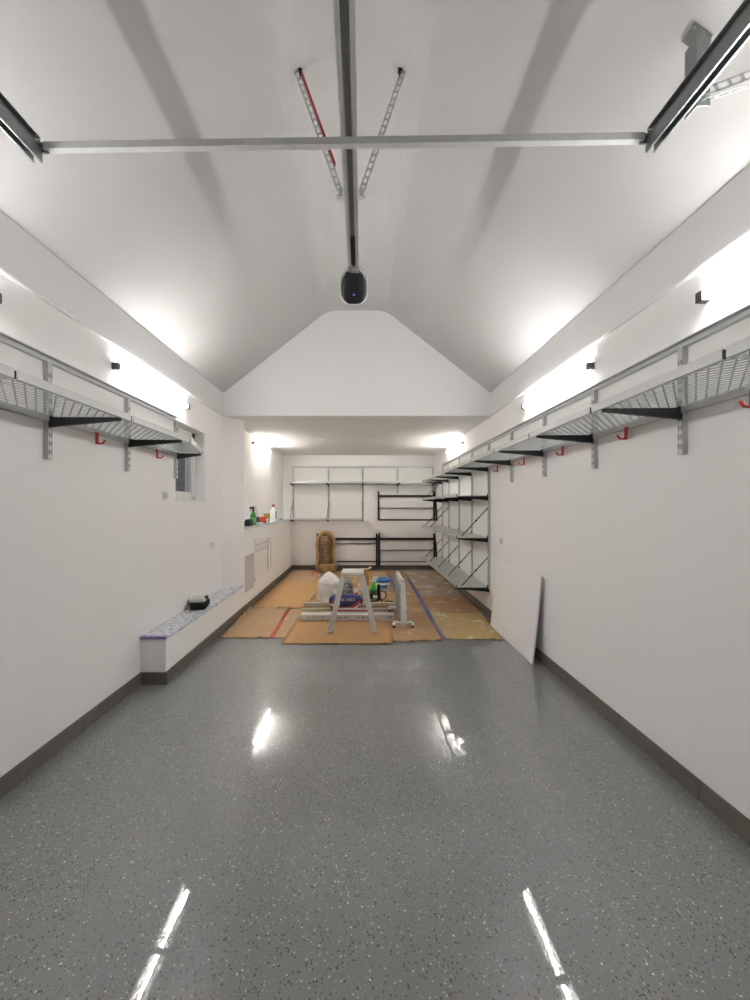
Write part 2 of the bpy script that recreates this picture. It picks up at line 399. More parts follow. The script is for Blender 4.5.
def rail(parent, y0, y1, z):
    mb = MB()
    P = [(0,0),(-0.030,0),(-0.030,0.006),(-0.004,0.006),(-0.004,0.036),(-0.030,0.036),(-0.030,0.042),(0,0.042)]
    mb.prism([(x, z+h) for x, h in P], 'y', y0, y1)
    return mb.build('top_rail', M['galv'], parent)

SZ = 2.03
# --- right wall
RU = empty('wall_shelving', (WR, 0, 0), 'long mesh shelving along the whole right wall with stacked lower shelves at its far end', 'shelving')
rail(RU, 0.3, 7.9, 2.345)
RP = [0.46, 1.22, 1.98, 2.73, 3.48, 4.24, 5.00, 5.76, 6.52, 7.28, 7.86]
for y in RP:
    post(RU, y, 0.38 if y > 4.9 else 1.775, 2.345)
    arm(RU, y, SZ)
for k in range(10): deck(RU, 0.54+0.76*k, SZ, 0.76 if k < 9 else 0.50)
for z in (1.64, 1.075, 0.405):
    for y in RP[6:]: arm(RU, y, z)
    for y, L in ((4.985, 0.755), (5.74, 0.76), (6.50, 0.76), (7.26, 0.62)): deck(RU, y, z, L, solid=True)
for y in RP[6:]: rod(RU, y, 0.42)
rod(RU, 5.0, 1.09); rod(RU, 7.28, 1.09); rod(RU, 7.86, 1.09); rod(RU, 7.86, 1.655)
for i in range(6, 10):
    MB().box(-0.008, 0, RP[i]+0.018, RP[i+1]-0.018, 0.40, 2.33).build('back_panel', M['board'], RU)
# --- left wall (run is measured towards the camera)
LU = empty('wall_shelving', (WL, 3.70, 0), 'galvanized mesh shelf on the left wall ending at the window', 'shelving', rz=math.pi)
rail(LU, 0.0, 4.2, 2.345)
LP = [0.02, 0.78, 1.52, 2.27, 3.02, 3.78]
for i, y in enumerate(LP):
    post(LU, y, 1.775, 2.345); arm(LU, y, SZ, 0.26 if i == 0 else 0.44)
for y in (0.67, 1.435, 2.195, 2.955): deck(LU, y, SZ, 0.755)
deck(LU, 0.0, SZ, 0.66, 0.27, 0.455)
MB().bar((-0.268, 0.002, SZ+0.012), (-0.452, 0.66, SZ+0.012), 0.006, 0.05).build('end_strip', M['white'], LU)
# --- back wall
BU = empty('wall_shelving', (1.70, YB, 0), 'white board backed shelving across the top of the back wall', 'shelving', rz=R(90))
rail(BU, 0.0, 3.36, 2.395)
BP = [0.03, 0.86, 1.68, 2.49, 3.32]
for i, y in enumerate(BP):
    post(BU, y, 1.19 if i > 1 else 1.79, 2.395); arm(BU, y, 2.03)
for i in range(4):
    L = BP[i+1]-BP[i]; deck(BU, BP[i], 2.03, L)
    MB().box(-0.008, 0, BP[i]+0.018, BP[i+1]-0.018, 2.06, 2.385).build('back_panel', M['board'], BU)
    if i > 1:
        MB().box(-0.008, 0, BP[i]+0.018, BP[i+1]-0.018, 1.20, 2.00).build('back_panel', M['board'], BU)
        deck(BU, BP[i], 1.20, L)
for i in (2, 3, 4): arm(BU, BP[i], 1.20); rod(BU, BP[i], 1.215)

# --- red hooks
def make_hook(loc, rz, label, grp):
    e = empty('wall_hook', loc, label, 'hook', grp, rz)
    mb = MB(); mb.box(-0.006, 0, -0.013, 0.013, -0.070, 0.012)
    mb.build('hook_plate', M['red'], e)
    mb = MB(); mb.tube([(-0.004,0,-0.056),(-0.022,0,-0.066),(-0.042,0,-0.064),(-0.054,0,-0.050),(-0.056,0,-0.040)], 0.006, 8); mb.build('hook_arm', M['red'], e)
    return e
GH = 'red hooks hanging from the right shelf'
hk = make_hook((WR-0.036, 1.60, SZ-0.035), 0, 'large red hook under the right shelf at the picture edge, nearest the camera', GH)
for y, lb in ((2.37, 'red hook under the right shelf, first beyond the nearest full upright'), (3.12, 'red hook under the right shelf between its second and third uprights from the camera'),
              (3.86, 'red hook under the right shelf between its third and fourth uprights'), (4.62, 'small red hook under the right shelf, farthest along the wall')):
    h2 = copy_tree(hk); h2.location.y = y; h2['label'] = lb
GL = 'red hooks hanging from the left shelf'
hl = make_hook((WL+0.036, 2.55, SZ-0.035), math.pi, 'red hook under the left shelf, nearer the camera', GL)
h2 = copy_tree(hl); h2.location.y = 3.30; h2['label'] = 'red hook under the left shelf, nearer the window'

# --- black folding racks on the back wall
def black_rack(x0, x1, z0, z1, bars, label, D=0.36):
    e = empty('wall_rack', (x0, YB, z0), label, 'rack', 'black tube racks on the back wall')
    for x in (0.0, x1-x0):
        m = MB(); H = z1-z0
        m.bar((x, -0.022, 0), (x, -0.022, H), 0.035, 0.035, (0,1,0)); m.bar((x, -0.022, 0.015), (x, -D, 0.015), 0.03, 0.03)
        m.bar((x, -D, 0.0), (x, -0.55*D, H*0.62), 0.03, 0.03, (1,0,0)); m.bar((x, -0.55*D, H*0.62), (x, -0.03, H), 0.03, 0.03, (1,0,0))
        m.build('side_frame', M['black'], e)
    for z, d, r, y in bars:
        MB().bar((0.0, y-YB, z-z0), (x1-x0, y-YB, z-z0), d, r).build('cross_bar', M['black'] if r > 0.022 else M['capgrey'], e)
    return e
black_rack(0.39, 1.700, 1.17, 1.84, ((1.735, 0.04, 0.045, 8.72), (1.45, 0.02, 0.02, 8.72), (1.185, 0.035, 0.035, 8.38)), 'black tube rack, upper one, below the shelf at the right of the back wall')
black_rack(0.405, 1.705, 0.12, 0.85, ((0.725, 0.04, 0.05, 8.72), (0.46, 0.02, 0.02, 8.72), (0.22, 0.03, 0.022, 8.52)), 'black tube rack, lower right one, standing low on the back wall')
black_rack(-1.05, 0.345, 0.12, 0.85, ((0.725, 0.04, 0.05, 8.72), (0.62, 0.02, 0.022, 8.72), (0.20, 0.03, 0.024, 8.66)), 'black tube rack, lower left one, half hidden by the brown wrapped bundle', 0.12)

# ================================================================== LAMPS
def make_lamp(loc, rz, label, tube='tube'):
    """batten lamp, wall at local x=0, lamp towards -x, run along y, centre at loc"""
    e = empty('batten_lamp', loc, label, 'lamp', 'fluorescent batten lamps on the walls', rz)
    L = 1.14
    MB().prism([(0, -0.011), (-0.020, -0.011), (-0.020, 0.011), (0, 0.011)], 'y', -L/2, L/2).build('lamp_base', M['offwhite'], e)
    pr = [(-0.0185, 0.0150), (-0.0205, 0.0150), (-0.0205, -0.0150), (-0.0185, -0.0150), (-0.0185, -0.0180)]+[(-0.030-0.014*math.cos(R(a)), 0.0180*math.sin(R(a))) for a in (-90, -60, -30, 0, 30, 60, 90)]+[(-0.0185, 0.0180)]
    MB().prism(pr, 'y', -L/2+0.03, L/2-0.03).build('diffuser', M[tube], e)
    for s in (-1, 1):
        MB().box(-0.050, 0.001, s*(L/2-0.03), s*(L/2+0.008), -0.026, 0.026).build('end_cap', M['capgrey'], e, 0.004)
    return e
LZ = 2.545
lw = make_lamp((WR, 6.85, 2.575), 0, 'lit batten lamp on the right wall of the low back room', 'tube_warm')
lp = make_lamp((WR, 1.29, LZ), 0, 'lit batten lamp high on the right wall, nearest the camera, cut by the right edge')
for x, y, rz, lb in ((WR, 3.33, 0, 'lit batten lamp in the middle of the right wall above the mesh shelf'), 
                     (WL, 1.29, math.pi, 'batten lamp on the left wall at the left picture edge, only its end showing'), (WL, 3.33, math.pi, 'lit batten lamp on the left wall above the mesh shelf and the window'),
                     (WL, 6.85, math.pi, 'lit batten lamp on the left wall of the low back room above the ledge')):
    c2 = copy_tree(lp if y < 6 else lw); c2.location = (x, y, LZ if abs(y-6.85) > 1 else 2.575); c2.rotation_euler.z = rz; c2['label'] = lb

# ================================================================== GARAGE DOOR HARDWARE
tx0, tz0, tx1, tz1, ty = -1.372, 3.003, 1.220, 3.045, 1.567
def track(x, z, sgn, label):
    e = empty('door_track', (x, ty, z), label, 'track', 'garage door tracks')
    L = ty-YF
    # C rail, open to the inside, over an angle rail
    C = [(-.02,-.05),(-.020,.005),(.020,.005),(.020,-.05),(.012,-.05),(.012,-.047),(.017,-.047),(.017,.002),(-.017,.002),(-.017,-.047),(-.012,-.047),(-.012,-.05)]
    MB().prism([(sgn*a, b) for a, b in C], 'y', -L, 0).build('roller_rail', M['darktrack'], e)
    A = [(0.030,-0.01),(0.034,-0.01),(0.034,0.055),(-0.012,0.055),(-0.012,0.051),(0.030,0.051)]
    MB().prism([(sgn*a, b) for a, b in A], 'y', -L, 0.0).build('angle_rail', M['darktrack'], e)
    MB().prism([(sgn*a, b) for a, b in [(0.004,0.006),(0.010,0.006),(0.010,0.048),(0.004,0.048)]], 'y', -L, -0.01).build('rail_web', M['darktrack'], e)
    MB().box(-0.012*sgn, 0.012*sgn, -0.004, 0.004, 0.008, 0.045).build('end_plate', M['white'], e)
    return e
tl = track(tx0, tz0, -1, 'left garage door track, short stub at the upper left edge')
tr = track(tx1, tz1, 1, 'right garage door track running to the upper right corner')
# crossbar
cb = empty('cross_bar', (0, ty, 0), 'galvanized cross bar spanning between the two garage door tracks', 'bar')
a, b = Vector((tx0+0.030, 0.0, tz0+0.015)), Vector((tx1-0.030, 0.0, tz1+0.012))
MB().sweep([(-0.012,-0.015),(0.012,-0.015),(0.012,-0.012),(-0.009,-0.012),(-0.009,0.015),(-0.012,0.015)], a, b, (0,1,0), (0,0,1)).build('angle_bar', M['galv'], cb)
for p, s in ((a, -1), (b, 1)):
    m = MB(); m.box(p.x-0.012, p.x+0.012, -0.002, 0.008, p.z-0.02, p.z+0.02); m.tube([(p.x, -0.01, p.z), (p.x+s*0.05, -0.01, p.z)], 0.008, 8)
    m.build('end_bolt', M['capgrey'], cb)
def ceil_z(x):
    if x > XT1: return ZE+(WR-x)*(ZT-ZE)/(WR-XT1)
    if x < XT0: return ZE+(x-WL)*(ZT-ZE)/(XT0-WL)
    return ZT
# perforated strap: two side strips with rungs
def strap(mb, p, q, w, up, th=0.003, pitch=0.045):
    p, q = Vector(p), Vector(q); d = (q-p); L = d.length; d.normalize(); u = Vector(up)
    a = d.cross(u).normalized(); b = a.cross(d).normalized(); e = w*0.5-w*0.13
    for s in (-1, 1): mb.sweep([(s*e-w*0.13, -th/2), (s*e+w*0.13, -th/2), (s*e+w*0.13, th/2), (s*e-w*0.13, th/2)], p, q, a, b)
    n = int(L/pitch)
    for i in range(n+1):
        c = p+d*(L*i/n); h = d*pitch*0.16
        mb.bar(c-h, c+h, w*0.75, th, b)
# hangers
def hanger(x, y, zb, sgn, label, lab2, br):
    e = empty('track_hanger', (x, y, zb), label, 'bracket')
    H = ceil_z(x-0.03 if sgn > 0 else x+0.03)-zb
    zt1 = ceil_z(x+sgn*0.034)-zb
    zt0 = ceil_z(x)-zb
    m = MB()
    w_ = 0.026
    m.sweep([(-w_,-w_),(w_,-w_),(w_,-w_+0.004),(-w_+0.004,-w_+0.004),(-w_+0.004,w_),(-w_,w_)], (0,0,0), (0,0,zt1-0.002), (1,0,0), (0,1,0))
    m.build('hanger_post', M['darktrack'], e)
    m = MB()
    s = (ceil_z(x+0.06)-ceil_z(x-0.06))/0.12
    n = Vector((s, 0, -1)).normalized(); dirv = Vector((1, 0, s)).normalized()
    c = Vector((0, 0, zt0))+n*0.005
    m.bar(c-dirv*0.042, c+dirv*0.042, 0.058, 0.005, n)
    for k in (-1, 1): m.lathe([(0.006,-0.010),(0.006,0.0)], c+dirv*0.040*k+Vector((0,-0.02,-0.004)), 8)
    m.build('ceiling_plate', M['darktrack'], e)
    m = MB()
    xe = x+br; ze = ceil_z(xe)-zb-0.01
    strap(m, (0.0, -0.026, 0.05), (br, -0.026, ze), 0.035, (0,1,0))
    strap(m, (0.0, -0.026, 0.02), (br, -0.026, ze-0.04), 0.018, (0,0,1))
    m.build('perforated_brace', M['galv'], e)
    m = MB().box(-0.038*sgn, -0.020*sgn, -0.02, 0.02, 0.012, 0.030)
    m.build('track_clamp', M['track'], e)
hanger(1.305, 1.44, 3.03, 1, 'galvanized hanger with perforated brace holding the right door track from the ceiling', '', 0.20)
hanger(-1.455, 1.12, 2.98, -1, 'galvanized hanger holding the left door track from the ceiling', '', -0.12)

# opener
OX = -0.062; RZ = 3.24
op = empty('garage_door_opener', (OX, 2.73, RZ), 'garage door opener with long ceiling rail and black faced motor head', 'garage door opener')
yr0, yr1 = YF-2.73, 0.02
P = [(-0.038,0),(-0.016,0),(-0.016,0.004),(-0.034,0.004),(-0.034,0.056),(0.034,0.056),(0.034,0.004),(0.016,0.004),(0.016,0),(0.038,0),(0.038,0.060),(-0.038,0.060)]
MB().prism(P, 'y', yr0, yr1).build('opener_rail', M['track'], op)
MB().box(-0.012, 0.012, yr0, yr1-0.05, 0.008, 0.016).build('drive_belt', mat('grey_belt', (0.12,0.12,0.115), 0.6), op)
MB().box(-0.030, 0.030, -0.33, -0.05, 0.006, 0.016).build('belt_tensioner', M['black'], op)
# straps from the ridge to the rail
yb = 2.09-2.73; yt = 2.21-2.73
for s, xt, lab in ((-1, -0.388, True), (1, 0.245, False)):
    m = MB(); p = Vector((s*0.060, yb, 0.035)); q = Vector((xt-OX, yt, ZT-RZ-0.012))
    strap(m, p, q, 0.034, (0,1,0), 0.003, 0.05)
    st = m.build('support_strap', M['galv'], op)
    if lab:
        m2 = MB(); off = Vector((0.024, 0.004, 0)); m2.bar(p+off+(q-p)*0.22, q+off, 0.014, 0.018, (0,1,0)); r = m2.build('red_strap_flange', M['red'], st); 
    m = MB(); m.box(q.x-0.03, q.x+0.03, q.y-0.015, q.y+0.015, ZT-RZ-0.006, ZT-RZ); m.box(q.x-s*0.02-0.004, q.x-s*0.02+0.004, q.y-0.012, q.y+0.012, ZT-RZ-0.05, ZT-RZ); m.build('strap_foot', M['black'], op)
    m = MB(); m.box(s*0.036, s*0.085, yb-0.014, yb+0.014, -0.002, 0.002); m.box(s*0.050, s*0.07, yb-0.010, yb+0.010, 0.0, 0.05); m.build('rail_clamp', M['galv'], op)
# motor head: lofted rounded rectangles along y
def head(y, w, h, zc, r): return [(px, y+0.55*(0.02-pz), pz) for px, pz in rrect(w, h, r, 6, 0, zc)]
zc = -0.085
MB().loft([head(-0.004, 0.150, 0.160, zc+0.01, 0.05), head(0.0, 0.180, 0.185, zc+0.01, 0.06), head(0.05, 0.180, 0.17, zc+0.022, 0.06), head(0.10, 0.16, 0.13, zc+0.04, 0.05), head(0.14, 0.11, 0.09, zc+0.05, 0.04)]).build('motor_housing', mat('charcoal_housing', (0.03,0.03,0.032), 0.45), op)
MB().loft([head(-0.004, 0.192, 0.198, zc, 0.07), head(-0.014, 0.204, 0.210, zc, 0.075), head(0.002, 0.210, 0.214, zc, 0.075), head(0.010, 0.19, 0.196, zc, 0.07)]).build('light_ring', M['white'], op)
MB().loft([head(-0.012, 0.176, 0.176, zc-0.020, 0.062), head(-0.020, 0.172, 0.172, zc-0.020, 0.060), head(-0.027, 0.150, 0.148, zc-0.021, 0.05)]).build('front_cover', mat('black_glossy_cover', (0.014,0.014,0.016), 0.35), op)
MB().box(-0.006, 0.008, 0.052, 0.060, zc-0.068, zc-0.062).build('status_light', mat('status_led', (0.2,0.2,0.9), 0.4, emit=(0.25,0.3,1.0), estr=0.12), op)

# ================================================================== WALL PLATES, HATCH
def plate(x, y, z, sgn, h, w, label, cat, name):
    e = empty(name, (x, y, z), label, cat)
    MB().box(0, sgn*0.009, -w/2, w/2, -h/2, h/2).build('cover_plate', M['white'], e, 0.003)
    MB().box(sgn*0.009, sgn*0.013, -w*0.32, w*0.32, -h*0.32, h*0.32).build('rocker' if 'switch' in name else 'socket', M['offwhite'], e, 0.002)
plate(WL, 3.50, 1.60, 1, 0.085, 0.085, 'white light switch left of the window', 'switch', 'light_switch')
plate(WL, 4.60, 1.02, 1, 0.085, 0.085, 'white wall socket on the left wall before the pillar', 'socket', 'wall_socket')
plate(WR, 4.60, 1.065, -1, 0.085, 0.085, 'white wall socket on the right wall above the leaning board', 'socket', 'wall_socket')
ha = empty('access_hatch', (XL, 6.2, 0.34), 'white framed hatch with slot in the low wall under the ledge', 'hatch')
y0, y1, zt = -0.53, 0.53, 0.65
m = MB(); m.box(0, 0.016, y0, y1, 0, 0.05).box(0, 0.016, y0, y1, zt-0.05, zt).box(0, 0.016, y0, y0+0.06, 0, zt).box(0, 0.016, y1-0.06, y1, 0, zt); m.build('hatch_frame', M['wall'], ha, 0.003)
MB().box(0, 0.010, y0+0.07, y1-0.28, 0.06, 0.40).build('hatch_door', M['board'], ha, 0.003)
m = MB()
for k in range(5): m.box(0, 0.008, y0+0.09, y1-0.28, 0.425+k*0.016, 0.433+k*0.016)
m.build('vent_grille', M['capgrey'], ha).data.materials[0] = M['offwhite']
MB().box(0, 0.012, y1-0.25, y1-0.22, 0.05, 0.60).box(0, 0.012, y0+0.06, y1-0.22, 0.53, 0.56).build('inner_frame', M['offwhite'], ha)
fp = empty('wall_panel', (XL, 5.44, 0.27), 'plain grey-white cover panel with small knob left of the hatch', 'panel')
MB().box(0, 0.008, -0.20, 0.20, 0, 0.52).build('panel_door', mat('panel_paint', (0.55,0.52,0.50), 0.6), fp, 0.002)
MB().lathe([(0.01,-0.01),(0.012,0.0),(0.01,0.01)], (0.014, 0.02, 0.20), 10).build('knob', M['white'], fp)

# ================================================================== FOIL COVERS
def sheet_grid(corners, z, lift, nx, ny, seed, amp=0.004):
    r = random.Random(seed); a, b, c, d = [Vector((x, y, 0)) for x, y in corners]
    jit = [[r.uniform(-1, 1) for _ in range(40)] for _ in range(4)]
    def nz(row, t): t = t*38; i = int(t); f = t-i; return jit[row][i]*(1-f)+jit[row][i+1]*f
    vs = []; fs = []
    for j in range(ny+1):
        v = j/ny
        for i in range(nx+1):
            u = i/nx
            p = a.lerp(b, u).lerp(d.lerp(c, u), v)
            if j == 0: p.y += 0.006*nz(0, u)
            if i == 0: p.x += 0.004*nz(2, v)
            if i == nx: p.x += 0.004*nz(3, v)
            e = max(0, 1-min(u*nx, (1-u)*nx, v*ny, (1-v)*ny)/1.5)
            zz = z+lift*e*max(0, nz(0 if v < .5 else 1, u)+nz(2, v)*0.5)
            vs.append((p.x, p.y, zz))
    n = nx+1
    for j in range(ny):
        for i in range(nx): fs.append((j*n+i, j*n+i+1, (j+1)*n+i+1, (j+1)*n+i))
    return vs, fs
def sheet(name, corners, z, m, label, cat, lift=0.008, seed=1, group=None, nx=24, ny=24):
    mb = MB(); vs, fs = sheet_grid(corners, z, lift, nx, ny, seed); 
    low = [(x, y, zz-0.0013) for x, y, zz in vs]; N = len(vs)
    mb.add(vs, fs, True); 
    n = nx+1
    ring = [i for i in range(n)]+[j*n+nx for j in range(1, ny+1)]+[ny*n+i for i in range(nx-1, -1, -1)]+[j*n for j in range(ny-1, 0, -1)]
    mb.v += low
    for f in fs: mb.f.append([i+N for i in reversed(f)]); mb.mi.append(0); mb.smooth.append(True)
    for k in range(len(ring)):
        p, q = ring[k], ring[(k+1) % len(ring)]
        mb.f.append([p, q, q+N, p+N]); mb.mi.append(0); mb.smooth.append(False)
    o = mb.build(name, m); tag(o, label, cat, group); return o
bc = empty('protective_foil', (0, 0, 0), 'printed protective foil taped over the top of the low bench', 'foil')
mb = MB(); vs, fs = sheet_grid([(WL+0.003, 3.10), (XL+0.012, 3.10), (XL+0.012, 5.16), (WL+0.003, 4.93)], 0.3985, 0.004, 10, 60, 5); mb.add(vs, fs, True)
mb.box(XL+0.009, XL+0.012, 3.10, 5.14, 0.375, 0.399)
mb.build('foil_sheet', M['foil'], bc)
purple = mat('purple_tape', (0.22, 0.19, 0.38), 0.5)
MB().box(WL+0.001, XL+0.014, 3.100, 3.135, 0.3995, 0.4025).box(WL+0.001, XL+0.014, 3.097, 3.100, 0.383, 0.4025).build('purple_tape', purple, bc)
lc = tag(MB().box(WL+0.002, XL+0.010, 5.22, 8.72, ZL+0.0005, ZL+0.003).box(XL+0.006, XL+0.010, 5.22, 8.72, ZL-0.022, ZL+0.003).build('protective_foil', M['foil']), 'printed protective foil lying along the high ledge under the bottles', 'foil')

# ================================================================== FLOOR PAPER
K1 = paper_mat('kraft_bright', sr(190, 150, 104), sr(178, 138, 92))
K2 = paper_mat('kraft_dull', sr(184, 154, 120), sr(172, 142, 106), 0.25)
K3 = paper_mat('kraft_dusty', sr(180, 148, 112), sr(160, 126, 90), 0.5, sr(205, 185, 155))
K4 = paper_mat('olive_paper', sr(188, 164, 118), sr(170, 142, 98), 0.55, sr(205, 195, 170))
K5 = paper_mat('grey_dusty_paper', sr(160, 138, 112), sr(176, 160, 140), 0.9, sr(196, 186, 172), 3.0)
tapeR = mat('red_tape', sr(200, 70, 50), 0.5); tapeB = mat('blue_tape', sr(70, 85, 150), 0.5)
GP = 'kraft paper floor coverings'
sheet('floor_paper', [(-0.86, 4.476), (0.387, 4.476), (0.60, 8.55), (-0.877, 8.55)], 0.0022, K3, 'long kraft paper sheet under the clutter in the middle of the back room', 'paper', 0.0, 11, GP)
sheet('floor_paper', [(-1.617, 7.208), (-0.779, 7.208), (-0.785, 8.60), (-1.615, 8.60)], 0.0022, K2, 'kraft paper sheet in the far left corner by the back wall', 'paper', 0.0, 12, GP)
sheet('floor_paper', [(-1.639, 5.415), (-0.83, 5.415), (-0.74, 7.30), (-1.62, 7.30)], 0.0062, K1, 'kraft paper sheet along the low wall left of the white bag', 'paper', 0.022, 13, GP)
sheet('floor_paper', [(-1.625, 4.19), (-1.03, 4.19), (-1.06, 5.40), (-1.63, 5.43)], 0.0042, K2, 'kraft paper sheet at the front left corner, beside the red tape', 'paper', 0.030, 14, GP)
sheet('floor_paper', [(-1.027, 4.189), (-0.70, 4.189), (-0.80, 5.40), (-1.027, 5.40)], 0.0040, K2, 'narrow pale kraft strip right of the red tape', 'paper', 0.004, 15, GP)
sheet('floor_paper', [(-0.877, 4.007), (0.336, 4.007), (0.395, 4.955), (-0.857, 4.955)], 0.0075, K1, 'clean orange-brown paper sheet under the step ladder feet', 'paper', 0.010, 16, GP)
sheet('floor_paper', [(0.328, 4.071), (0.905, 4.111), (1.0, 5.606), (0.40, 5.606)], 0.0045, K3, 'stained kraft sheet under the white heater, left of the blue tape', 'paper', 0.026, 17, GP)
sheet('floor_paper', [(0.41, 5.60), (1.0, 5.60), (0.98, 8.55), (0.415, 8.55)], 0.0065, K3, 'kraft sheet behind the heater between the two blue tapes', 'paper', 0.004, 18, GP)
sheet('floor_paper', [(0.905, 4.175), (1.575, 4.125), (1.68, 5.22), (0.955, 5.22)], 0.0046, K4, 'olive-brown paper at the front right by the leaning white board', 'paper', 0.024, 19, GP)
sheet('floor_paper', [(0.953, 5.19), (1.70, 5.19), (1.70, 6.10), (0.973, 6.10)], 0.0068, K3, 'stained kraft sheet under the near end of the right lower shelves', 'paper', 0.006, 20, GP)
sheet('floor_paper', [(0.962, 6.05), (1.70, 6.05), (1.70, 8.60), (0.955, 8.60)], 0.0048, K5, 'grey dusty paper sheet in the far right corner under the shelves', 'paper', 0.004, 21, GP)
GT = 'adhesive tape strips on the floor paper'
def tape(c, z, m, label, seed): sheet('adhesive_tape', c, z, m, label, 'tape', 0.0, seed, GT, 4, 30)
tape([(-1.052, 4.185), (-1.005, 4.185), (-1.031, 5.36), (-1.078, 5.36)], 0.0072, tapeR, 'red tape strip joining the front left paper sheets', 30)
tape([(0.888, 4.17), (0.943, 4.17), (0.983, 7.70), (0.928, 7.70)], 0.0100, tapeB, 'long blue tape strip right of the heater', 31)
tape([(0.584, 6.42), (0.634, 6.42), (0.606, 8.284), (0.560, 8.284)], 0.0090, tapeB, 'shorter blue tape strip left of the long one, beyond the heater', 32)
tape([(0.560, 8.29), (0.606, 8.29), (0.594, 8.56), (0.550, 8.56)], 0.0090, tapeR, 'short red tape piece in line with the shorter blue tape', 33)
tape([(-1.085, 7.93), (-1.045, 7.93), (-1.07, 8.56), (-1.108, 8.56)], 0.0050, tapeR, 'dull red tape strip left of the brown wrapped bundle', 34)

# ================================================================== LEANING BOARD
H = math.hypot(0.83, 0.085)
bo = MB().box(-0.009, 0.009, 0, 1.13, 0, H).build('leaning_board', mat('melamine_white', (0.90, 0.87, 0.855), 0.45), None, 0.002)
bo.location = (1.613, 3.50, 0.002); bo.rotation_euler = (0, R(6.0), 0)
tag(bo, 'white melamine board leaning against the right wall', 'board')

# ================================================================== STEP LADDER
LX = -0.115
la = empty('step_ladder', (LX, 4.62, 0.009), 'small aluminium step ladder standing on the paper in front of the clutter', 'step ladder')
zt = 0.655
top = MB(); top.box(-0.135, 0.135, -0.10, 0.20, zt, zt+0.022); top.box(-0.130, 0.130, -0.10, -0.096, zt-0.008, zt); top.box(-0.130, 0.130, 0.196, 0.20, zt-0.008, zt)
top.build('top_cap', mat('ladder_cap', (0.66,0.62,0.56), 0.5), la, 0.006)
for s in (-1, 1):
    a, b = Vector((s*0.113, -0.055, zt)), Vector((s*0.262, -0.27, 0.012))
    m = MB(); m.sweep([(-0.031,-0.012),(0.031,-0.012),(0.031,0.012),(0.027,0.012),(0.027,-0.008),(-0.027,-0.008),(-0.027,0.012),(-0.031,0.012)], a, b, Vector((1,0,s*0.24)).normalized(), Vector((0,1,-0.34)).normalized())
    fr = m.build('front_rail', M['alu'], la)
    MB().box(b.x-0.030, b.x+0.030, b.y-0.018, b.y+0.018, 0, 0.03).build('foot', M['offwhite'], fr, 0.004)
    a, b = Vector((s*0.105, 0.155, zt)), Vector((s*0.235, 0.43, 0.012))
    m = MB(); m.bar(a, b, 0.036, 0.02, (0,1,0)); rr = m.build('rear_leg', M['alu'], la)
    MB().box(b.x-0.022, b.x+0.022, b.y-0.015, b.y+0.015, 0, 0.025).build('foot', M['offwhite'], rr, 0.003)
def frail(z):  # x half width and y of the front rail at height z
    t = (zt-z)/(zt-0.012); return 0.113+t*0.149, -0.055-t*0.215
hx, fy = frail(0.245)
MB().box(-hx+0.01, hx-0.01, fy, fy+0.085, 0.235, 0.25).box(-hx+0.01, hx-0.01, fy, fy+0.004, 0.215, 0.235).build('tread', M['alu'], la)
MB().box(-hx+0.012, hx-0.012, fy-0.003, fy, 0.236, 0.252).build('red_tread_edge', M['red'], la)
MB().bar((-0.160, 0.262, 0.39), (0.160, 0.262, 0.39), 0.012, 0.008).build('rear_brace', M['alu'], la)

# ================================================================== HEATER
he = empty('panel_heater', (0.505, 4.87, 0.006), 'white panel heater on four castors standing end-on right of the ladder', 'heater')
pr = []
for y, wz in ((-0.37, 0.8), (-0.345, 1.0), (0.345, 1.0), (0.37, 0.8)):
    pr.append([(-0.028*wz, y, 0.075), (0.040*wz, y, 0.075), (0.044*wz, y, 0.14), (0.026*wz, y, 0.50), (0.012*wz, y, 0.578), (-0.018*wz, y, 0.578), (-0.028*wz, y, 0.55)])
MB().loft(pr, False).build('heater_body', mat('heater_white', (0.70,0.69,0.70), 0.4), he, 0.006)
m = MB(); m.box(-0.036, -0.029, -0.33, 0.33, 0.10, 0.53).mat(1)
for k in range(8): m.box(-0.038, -0.036, -0.31, 0.31, 0.14+k*0.045, 0.150+k*0.045)
m.build('rear_grille', [mat('heater_grey', (0.38,0.40,0.40), 0.5), M['capgrey']], he)
m = MB(); m.box(-0.034, 0.020, -0.372, -0.26, 0.565, 0.590); m.build('control_panel', mat('control_grey', (0.45,0.45,0.44), 0.4), he, 0.005)
MB().lathe([(0.012,0),(0.012,0.014),(0.008,0.018)], (-0.008, -0.33, 0.588), 12).build('dial', M['white'], he)
for y in (-0.33, 0.36):
    m = MB(); m.tube([(-0.125, y, 0.055), (-0.10, y, 0.075), (-0.04, y, 0.06), (0.0, y, 0.055), (0.04, y, 0.06), (0.10, y, 0.075), (0.125, y, 0.055)], 0.014, 10)
    ft = m.build('foot_bar', M['white'], he)
    for s in (-1, 1):
        w2 = MB(); w2.lathe([(0.006,-0.016),(0.024,-0.016),(0.026,0),(0.024,0.016),(0.006,0.016)], (0,0,0), 16); 
        o = w2.build('castor', M['rubber'], ft); o.rotation_euler = (0, R(90), 0); o.location = (s*0.115, y, 0.027)
        MB().box(s*0.098, s*0.132, y-0.03, y+0.005, 0.03, 0.064).build('castor_housing', M['white'], ft, 0.008)

